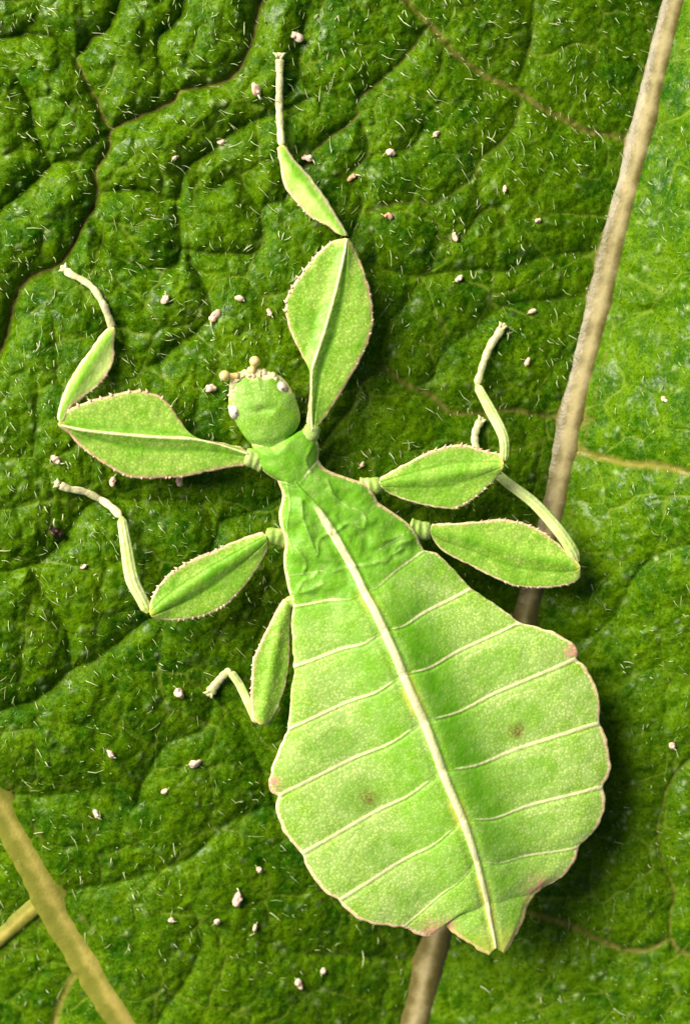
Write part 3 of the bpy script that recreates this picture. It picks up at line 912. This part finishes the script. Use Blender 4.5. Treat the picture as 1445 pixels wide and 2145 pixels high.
def femur(name, A, B, axis, z0, z1, mat, teeth=(), side_ridges=(), ridge_w=3.0, ridge_pale=1.0, thick=8, tilt=0, pinkA=1.0, pinkB=0.3, rim=1.0, deepmid=0.0, ends=True):
    ln = max(plen(A), plen(B)); n = int(ln / 3.0)
    L, M, Rr = (resample(smooth_line(q, 6), n) for q in (A, axis, B))
    t = np.linspace(0, 1, n)
    # close the two ends
    if ends:
        c = np.minimum(sstep(0, 0.02, t), sstep(0, 0.02, 1 - t))[:, None] * 0.55 + 0.45
        L = M + (L - M) * c; Rr = M + (Rr - M) * c
    zc = z0 + (z1 - z0) * t
    hwmax = max(np.linalg.norm(L - M, axis=1).max(), 1)

    def jag(P, v):
        w_ = sstep(0.86, 1.0, np.abs(v))[None]
        d = np.zeros_like(P)
        d[..., 0] = 1.4 * vnoise(P[..., 0], P[..., 1], 10, 71) * w_
        d[..., 1] = 1.4 * vnoise(P[..., 0], P[..., 1], 10, 72) * w_
        return d

    def top(P, v, m, e):
        edge = np.sqrt(np.clip(1 - np.abs(v) ** 10, 0, 1))
        z = thick * 0.6 * edge + thick * 1.1 * np.exp(-(m / 16) ** 2) * edge + tilt * v
        z = z + 2.2 * np.exp(-(m / ridge_w) ** 2) * ridge_pale
        for off, wd, hh in side_ridges:
            z = z + hh * np.exp(-((v - off) * 60 / wd) ** 2)
        return z + 0.8 * vnoise(P[..., 0], P[..., 1], 17, 73) * edge + 0.45 * vnoise(P[..., 0], P[..., 1], 8, 74) * edge

    def bot(P, v, m, e):
        edge = np.sqrt(np.clip(1 - np.abs(v) ** 10, 0, 1))
        return thick * 0.5 * edge + thick * 0.9 * np.exp(-(m / 16) ** 2) * edge - tilt * v

    def att(P, v, m, e):
        vv = v[None]
        pale = ridge_pale * np.exp(-(m / ridge_w) ** 2)
        rm = 1.1 * rim * np.exp(-(e / 4.8) ** 2) + 0 * m
        pk = np.where(vv < 0, pinkA, pinkB) * np.exp(-(e / 7.0) ** 2)
        dp = 0.45 * sstep(-0.2, 0.5, vnoise(P[..., 0], P[..., 1], 45, 75)) + deepmid * np.exp(-(m / 8) ** 2)
        dp = np.maximum(dp, 0.5 * np.exp(-((np.abs(m) - ridge_w * 2.6) / 3) ** 2) * (ridge_pale > 0.1))
        for off, wd, hh in side_ridges:
            if hh < 0: dp = np.maximum(dp, 0.8 * np.exp(-((v - off) * 60 / wd) ** 2)[None] * np.ones_like(m))
        lt = 0.6 * sstep(0, 0.5, vnoise(P[..., 0], P[..., 1], 60, 76))
        kn = sstep(0.93, 1.0, t)[:, None]
        return dict(pale=pale, rim=np.maximum(rm, 0.5 * kn), pink=pk, deep=dp * (1 - kn), light=lt, yell=0.6 * kn + 0 * m)

    o, P, Zt = loft_mesh(name, L, M, Rr, zc, top, bot, 49, mat, insect, att, extra=jag)
    if teeth:
        cones = []
        for which, t0, t1, cnt, size, sd in teeth:
            ed = A if which == 'A' else B
            cen = resample(axis, 3)[1]
            cones += spines(ed, lambda f: z0 + (z1 - z0) * f, cen, t0, t1, cnt, size, sd)
        solid('spines', cones, M_SPINE, o)['kind'] = 'stuff'
    return o


def limb(name, axis, hw, zs, mat, parent, thick=0.8, grooves=True, knots=0, pale=0.0, seed=0, wrinkle=0.0, rim=0.4):
    """long jointed piece: axis px, half widths and heights given at the axis points"""
    ax = smooth_line(axis, 6)
    n = max(14, int(plen(ax) / 3.0))
    M = resample(ax, n)
    s = np.r_[0, np.cumsum(np.hypot(*np.diff(np.asarray(axis, float), axis=0).T))]; s /= s[-1]
    t = np.linspace(0, 1, n)
    h = np.interp(t, np.linspace(0, 1, len(hw)) if len(hw) != len(s) else s, hw)
    z = np.interp(t, s, zs)
    if knots: h = h * (1 - 0.17 * np.abs(np.cos(np.pi * knots * t)) ** 6)
    if wrinkle: h = h * (1 + wrinkle * np.sin(t * 2 * np.pi * 3))
    h = h * np.minimum(1, 0.45 + 0.55 * np.minimum(sstep(0, 0.06, t), sstep(0, 0.05, 1 - t)))
    tg = np.gradient(M, axis=0); tg /= np.linalg.norm(tg, axis=1)[:, None]
    nn = np.stack([tg[:, 1], -tg[:, 0]], -1)
    nn = np.where(True, nn, nn)
    L = M + nn * h[:, None]; Rr = M - nn * h[:, None]
    hc = h[:, None]

    def top(P, v, m, e):
        zz = hc * thick * np.sqrt(np.clip(1 - v ** 2, 0, 1))
        if grooves: zz = zz - hc * 0.07 * np.cos(v * np.pi * 3.2) * (1 - v ** 4)
        if wrinkle: zz = zz + hc * 0.05 * np.sin(t * 2 * np.pi * 3)[:, None] * (1 - v ** 2)
        return zz + 0.7 * vnoise(P[..., 0], P[..., 1], 9, 80 + seed) * (1 - v ** 2)

    def bot(P, v, m, e): return hc * thick * np.sqrt(np.clip(1 - v ** 2, 0, 1))

    def att(P, v, m, e):
        vv = v[None]
        g = 0.6 * np.exp(-((np.abs(vv) - 0.3) / 0.12) ** 2) * (0.5 + 0.5 * vnoise(P[..., 0], P[..., 1], 40, 82)) if grooves else 0 * m
        return dict(pale=pale * sstep(0.4, 1.0, np.abs(vv)) + 0 * m, rim=rim * np.exp(-(e / (0.3 * hc)) ** 2) + 0 * m, deep=g + 0 * m,
                    light=0.5 * sstep(0, .5, vnoise(P[..., 0], P[..., 1], 50, 83)),
                    yell=0.5 * (1 - sstep(0.0, 0.08, t))[:, None] + 0 * m)

    return loft_build(name, L, M, Rr, z, top, bot, 17, mat, parent, att)


def foot(axis, hw, zs, parent, splay=14, seed=0):
    """tarsus: ringed rod with a pad and a pair of claws at its end, resting on the leaf"""
    zs = list(zs)
    o = limb('tarsus', axis, hw, zs, M_FOOT, parent, 0.7, False, 5, 0.0, seed)
    e1 = np.array(axis[-1], float); e0 = np.array(axis[-2], float)
    d = (e1 - e0) / np.linalg.norm(e1 - e0); nn = np.array([d[1], -d[0]])
    z = zs[-1]
    for sgn in (-1, 1):
        a = e1 - d * 4 + nn * sgn * 3; b = e1 + d * splay * 0.35 + nn * sgn * splay * 0.55; c = e1 + d * splay * 0.5 + nn * sgn * splay * 0.95
        solid('claw', [tube([(a[0], a[1], z + 1), (b[0], b[1], z + 3), (c[0], c[1], z - 3)], [4.5, 3.2, 0.8], 8)], M_FOOT, o)
    solid('foot_pad', [blob((e1[0] + d[0] * 3, e1[1] + d[1] * 3, z), (6.5, 5.5, 4.5), seed, 14, 8, 0.3)], M_FOOT, o)
    return o


def gz(p, up=7.0): return float(leafz(p[0], p[1])) + up - float(lean(p[0], p[1]))


def coxa(axis, hw, zs, parent):
    return limb('coxa', axis, hw, zs, M_COXA, parent, 0.8, False, 0, 0.1, 9, wrinkle=0.035)


# front leg stretched ahead
A = [(640, 893), (646, 850), (649, 805), (648, 775), (625, 732), (604, 682), (597, 642), (606, 610), (636, 566), (664, 531), (690, 509), (716, 496)]
B = [(668, 894), (686, 868), (712, 828), (745, 772), (772, 716), (782, 672), (776, 612), (757, 552), (742, 518), (733, 500)]
AX = [(654, 902), (651, 860), (651, 815), (653, 776), (672, 716), (690, 656), (704, 605), (716, 555), (727, 500)]
lg = femur('leg', A, B, AX, 172, 168, M_LEG, teeth=[('A', 0.55, 0.97, 11, 9, 1), ('B', 0.3, 0.9, 12, 2.2, 2)], side_ridges=[(0.22, 3, -2.2)], ridge_w=3.2, pinkB=0.9)
coxa([(640, 922), (652, 905), (656, 888)], [20, 19, 15], [168, 172, 174], lg)
TA = [(702, 488), (691, 476), (657, 459), (631, 437), (607, 408), (594, 384), (586, 345), (580, 314), (583, 305)]
TB = [(730, 495), (723, 480), (711, 462), (686, 420), (657, 379), (623, 341), (606, 317), (598, 304)]
TX = [(718, 494), (700, 466), (676, 432), (650, 398), (622, 362), (600, 330), (590, 305)]
tip = (586, 118)


def front_tibia(TA, TB, TX, z0, z1, parent, teeth):
    t = femur('tibia', TA, TB, TX, z0, z1, M_SHINB, teeth=teeth, ridge_w=5, ridge_pale=0.0, thick=6, pinkA=0.75, pinkB=0.05, rim=1.4, deepmid=0.9)
    t.parent = parent
    return t


tb = front_tibia(TA, TB, TX, 172, gz((590, 305), 22), lg, [('A', 0.05, 0.45, 7, 3.5, 3)])
foot([(590, 309), (587, 262), (585, 218), (586, 170), (586, 140), tip], [8.5, 8, 8.5, 8, 8.5, 11], [gz((590, 305), 22), gz((587, 262), 16), gz((585, 218), 12), gz((586, 170), 10), gz((586, 140), 8), gz(tip, 7)], lg, 15, 1)

# front leg folded back on itself
A = [(512, 938), (478, 930), (430, 922), (402, 911), (377, 880), (357, 849), (336, 830), (305, 819), (281, 817), (246, 824), (204, 835), (160, 850), (132, 868), (121, 884)]
B = [(520, 976), (492, 978), (443, 987), (391, 999), (322, 1003), (267, 999), (215, 970), (173, 939), (142, 906), (124, 897)]
AX = [(520, 950), (490, 940), (461, 930), (405, 919), (322, 915), (218, 906), (170, 900), (123, 890)]
lg = femur('leg', A, B, AX, 168, 176, M_LEG, teeth=[('A', 0.4, 0.95, 10, 9, 4), ('B', 0.3, 0.9, 12, 2.2, 5)], side_ridges=[(0.3, 4, -1.5), (-0.15, 3, -2.0)], ridge_w=3.2, pinkB=0.9)
coxa([(556, 972), (536, 962), (512, 956)], [22, 21, 19], [160, 166, 168], lg)
TA = [(119, 880), (122, 862), (128, 840), (149, 790), (187, 735), (218, 695), (234, 684)]
TB = [(134, 884), (148, 856), (173, 835), (201, 814), (225, 786), (239, 755), (241, 714), (244, 690)]
TX = [(126, 882), (140, 846), (166, 800), (196, 752), (222, 716), (240, 686)]
tb = front_tibia(TB, TA, TX, 178, gz((238, 690), 18), lg, [('A', 0.15, 0.6, 7, 4.5, 6)])
tip = (136, 563)
foot([(238, 692), (219, 642), (199, 608), (176, 588), (150, 575), tip], [9, 8, 8, 7.5, 8, 11], [gz((238, 690), 18), gz((219, 642), 12), gz((199, 608), 10), gz((176, 588), 9), gz((150, 575), 8), gz(tip, 7)], lg, 13, 2)

# middle leg over the open leaf
A = [(556, 1112), (501, 1129), (449, 1153), (401, 1173), (361, 1197), (337, 1221), (321, 1245), (311, 1272)]
B = [(562, 1141), (556, 1160), (542, 1187), (513, 1227), (473, 1269), (425, 1291), (377, 1299), (322, 1299)]
AX = [(560, 1127), (500, 1165), (441, 1203), (375, 1247), (315, 1288)]
lg = femur('leg', A, B, AX, 160, 178, M_LEG, teeth=[('A', 0.3, 0.97, 12, 7, 7), ('B', 0.4, 0.9, 12, 4, 8)], side_ridges=[(0.32, 3, -1.6), (-0.3, 3, -1.2)], ridge_w=3, ridge_pale=0.0, deepmid=0.7, pinkB=0.05)
coxa([(604, 1132), (580, 1124), (556, 1122)], [19, 18, 17], [150, 158, 160], lg)
limb('tibia', [(312, 1284), (296, 1252), (277, 1212), (265, 1145), (255, 1082)], [12, 13, 15, 13, 10], [180, 176, 168, gz((265, 1145), 40), gz((255, 1082), 24)], M_SHIN, lg, 0.6)
tip = (122, 1014)
foot([(255, 1084), (236, 1064), (212, 1047), (178, 1030), (145, 1024), tip], [10, 9, 8, 8, 8, 10], [gz((255, 1082), 24), gz((236, 1064), 18), gz((212, 1048), 13), gz((176, 1030), 10), gz((145, 1024), 8), gz(tip, 7)], lg, 12, 3)

# hind leg tucked along the abdomen
A = [(596, 1250), (570, 1293), (550, 1337), (531, 1377), (526, 1426), (525, 1470), (530, 1505), (540, 1517)]
B = [(611, 1272), (608, 1321), (607, 1381), (602, 1422), (594, 1454), (578, 1494), (564, 1514), (550, 1520)]
AX = [(604, 1258), (588, 1310), (576, 1360), (566, 1420), (556, 1470), (545, 1518)]
lg = femur('leg', A, B, AX, 142, 126, M_LEG, teeth=[('A', 0.3, 0.8, 9, 4, 9)], side_ridges=[], ridge_w=3, ridge_pale=0.0, pinkB=0.0)
coxa([(628, 1256), (612, 1260), (600, 1266)], [15, 14, 12], [146, 146, 142], lg)
limb('tibia', [(540, 1514), (519, 1470), (502, 1434), (483, 1407)], [10, 9, 9, 9], [126, 120, gz((502, 1434), 36), gz((483, 1407), 24)], M_SHIN, lg, 0.6)
tip = (440, 1452)
foot([(485, 1405), (474, 1410), (462, 1422), (450, 1437), tip], [9, 9, 9, 10, 13], [gz((485, 1405), 24), gz((474, 1410), 18), gz((462, 1422), 12), gz((450, 1437), 9), gz(tip, 7)], lg, 14, 4)

# hind leg reaching across the midrib (its shin passes below the middle thigh)
A = [(898, 1097), (956, 1095), (1021, 1090), (1050, 1087), (1100, 1096), (1136, 1113), (1172, 1141), (1200, 1168), (1214, 1180)]
B = [(902, 1126), (931, 1158), (992, 1189), (1046, 1216), (1082, 1229), (1136, 1232), (1186, 1227), (1211, 1213), (1217, 1194)]
AX = [(900, 1112), (960, 1125), (1020, 1142), (1080, 1160), (1140, 1172), (1190, 1182), (1215, 1187)]
lg = femur('leg', A, B, AX, 140, 146, M_LEG, teeth=[('A', 0.3, 0.8, 10, 4.5, 10), ('B', 0.5, 0.98, 12, 3.5, 11)], side_ridges=[(0.4, 3, -1.2)], ridge_w=3, ridge_pale=0.0, deepmid=0.5, pinkA=0.7, pinkB=0.1)
coxa([(856, 1108), (880, 1112), (904, 1112)], [24, 21, 18], [144, 142, 140], lg)
limb('tibia', [(1210, 1178), (1196, 1150), (1170, 1112), (1118, 1054), (1058, 1008), (1008, 962)], [11, 13, 13, 12, 11, 9], [150, 152, 146, 128, 108, gz((1008, 962), 30)], M_SHIN, lg, 0.6)
tip = (1008, 880)
foot([(1008, 962), (997, 940), (994, 915), (999, 895), tip], [9, 8.5, 8.5, 8.5, 10], [gz((1008, 962), 30), gz((997, 940), 18), gz((994, 915), 12), gz((999, 895), 9), gz(tip, 7)], lg, 12, 5)

# middle leg raised beside the midrib
A = [(790, 1003), (841, 975), (884, 953), (927, 936), (970, 931), (1010, 942), (1046, 950), (1056, 966)]
B = [(803, 1028), (830, 1041), (884, 1058), (942, 1067), (967, 1061), (999, 1040), (1028, 1014), (1054, 984)]
AX = [(796, 1015), (850, 1008), (910, 1000), (970, 990), (1020, 980), (1055, 975)]
lg = femur('leg', A, B, AX, 156, 172, M_LEG, teeth=[('A', 0.35, 0.95, 11, 7, 12), ('B', 0.55, 0.98, 10, 5, 13)], side_ridges=[(-0.38, 3, -1.6), (0.3, 3, -1.0)], ridge_w=3, ridge_pale=0.0, deepmid=0.3, pinkB=0.05)
coxa([(752, 1022), (776, 1020), (800, 1014)], [22, 20, 16], [150, 154, 156], lg)
limb('tibia', [(1056, 966), (1056, 926), (1048, 900), (1028, 862), (998, 806)], [10, 11, 11.5, 12, 9], [176, 172, 162, 140, gz((998, 806), 24)], M_SHIN, lg, 0.6)
tip = (1052, 684)
foot([(998, 808), (1006, 782), (1014, 755), (1028, 722), (1042, 702), tip], [9, 8, 8, 9, 9, 9], [gz((998, 806), 24), gz((1006, 782), 18), gz((1014, 755), 14), gz((1028, 722), 10), gz((1042, 702), 8), gz(tip, 7)], lg, 12, 6)

# ------------------------------------------------------------------ loose grains and a crumb of dirt on the leaf
SETS = [(lambda x, y: y < 800 and x > 760, 'tiny pale grain on the dark slope between stretched front leg and midrib', 'grains on the dark slope'),
        (lambda x, y: y < 800, 'small pale pink grain on the puckered leaf between the two front legs, touching nothing', 'grains between the front legs'),
        (lambda x, y: True, 'tiny pale grain on the leaf between the abdomen and the yellow side vein', 'grains between abdomen and side vein')]
GRAINS = [
    (620, 77, 11, 'pale pink grain beyond the claws of the foot stretched out straight ahead of the head', 0),
    (535, 186, 13, 'large pale grain with a curled tail beside the shank of the straight stretched front foot', 0),
    (463, 297, 9, None, 0), (367, 330, 6, None, 0),
    (643, 330, 11, 'pale grain with a bent tail beside the pale shin of the stretched front leg', 0),
    (738, 371, 10, 'brownish orange grain near the pale shin of the stretched front leg', 1),
    (819, 319, 9, None, 0), (914, 281, 6, None, 0), (1057, 397, 6, None, 0), (813, 452, 8, 'tan teardrop grain just off the knee of the stretched front leg', 1),
    (953, 496, 8, None, 0), (960, 585, 7, None, 0), (1126, 462, 6, None, 0),
    (345, 628, 10, None, 0),
    (449, 663, 12, 'largest pink grain on the leaf between the two front legs', 0),
    (500, 623, 9, None, 0),
    (565, 655, 8, 'teardrop grain with an upright thread beside the toothed edge of the stretched thigh', 0),
    (441, 812, 9, 'pale grain next to the amber knob of the antenna', 0),
    (118, 964, 9, 'pale grain beside the knee of the folded front leg', 0),
    (238, 1007, 10, 'round tan grain against the rim of the folded front thigh', 0),
    (376, 1007, 10, 'pale grain tucked under the pink rim of the folded front thigh', 0),
    (176, 1187, 6, 'small white grain near the bent shin of the middle leg over open leaf', 0),
    (375, 1450, 9, 'upright pale grain near the small foot of the tucked hind leg', 0),
    (232, 1580, 8, None, 0), (409, 1600, 10, None, 0), (346, 1657, 6, None, 0), (203, 1706, 7, None, 0),
    (543, 1822, 7, 'white grain nearest the scalloped edge of the abdomen', 0),
    (500, 1882, 10, None, 0), (360, 1928, 7, None, 0), (455, 1930, 8, None, 0), (535, 1943, 7, None, 0),
    (627, 2062, 9, None, 0), (677, 2035, 6, None, 0),
    (1115, 652, 7, 'white grain near the raised middle foot beside the midrib', 0),
    (1105, 757, 6, None, 0),
    (759, 973, 8, 'pale grain in the dark gap between the thorax and the middle thigh by the midrib', 0),
    (1408, 1562, 7, 'white grain on the brighter half of the leaf beyond the abdomen', 0),
    (1392, 838, 6, 'tiny white grain above the whitish side vein on the bright half of the leaf', 0),
]
for i, (x, y, r, lab, brown) in enumerate(GRAINS):
    rr = random.Random(i * 13 + 5)
    z = float(leafz(x, y)) + r * 0.55
    rot = rr.uniform(0, 6.28)
    r *= rr.uniform(0.8, 1.12)
    st = next(q for q in SETS if q[0](x, y))
    g = thing('grain', lab or st[1], 'grain', tuple(W(x, y, z - r * 0.55)), st[2] if lab is None else 'grains told apart by their neighbours')
    mt = M_GRAIN2 if brown else M_GRAIN
    solid('kernel', [blob((x, y, z), (r * rr.uniform(0.95, 1.25), r * rr.uniform(0.65, 0.85), r * 0.75), i, 16, 10, 0.6, rot),
                     blob((x + 0.5 * r * math.cos(rot), y + 0.5 * r * math.sin(rot), z + 0.2 * r), (r * 0.55, r * 0.6, r * 0.5), i + 40, 12, 8, 0.4, rot)], mt, g)
    if r >= 5.6:
        c_, s_ = math.cos(rot), math.sin(rot)
        k = rr.uniform(-0.8, 0.8)
        pts = [(x + c_ * r * f - s_ * r * k * (f - 0.8) ** 2, y + s_ * r * f + c_ * r * k * (f - 0.8) ** 2, z + r * (0.1 + 0.35 * (f - 0.8))) for f in (0.8, 1.15, 1.5, 1.9)]
        solid('tail', [tube(pts, [r * 0.26, r * 0.17, r * 0.15, r * 0.12], 7)], M_HAIR if not brown else M_GRAIN, g)

z = float(leafz(118, 1113))
d = thing('dirt_crumb', 'small black crumb of dirt on the leaf near the bent middle foot', 'dirt', tuple(W(118, 1113, z)))
solid('crumb', [blob((118, 1115, z + 6), (12, 10, 9), 3, 16, 10, 0.7, 0.5), blob((110, 1108, z + 5), (7, 9, 6), 4, 12, 8, 0.6), blob((126, 1119, z + 5), (7, 6, 5), 9, 12, 8, 0.6)], M_BLACK, d)
solid('thread', [tube([(116, 1104, z + 12), (113, 1094, z + 15), (115, 1086, z + 14)], [2.6, 1.8, 1.0], 7)], M_HAIR, d)
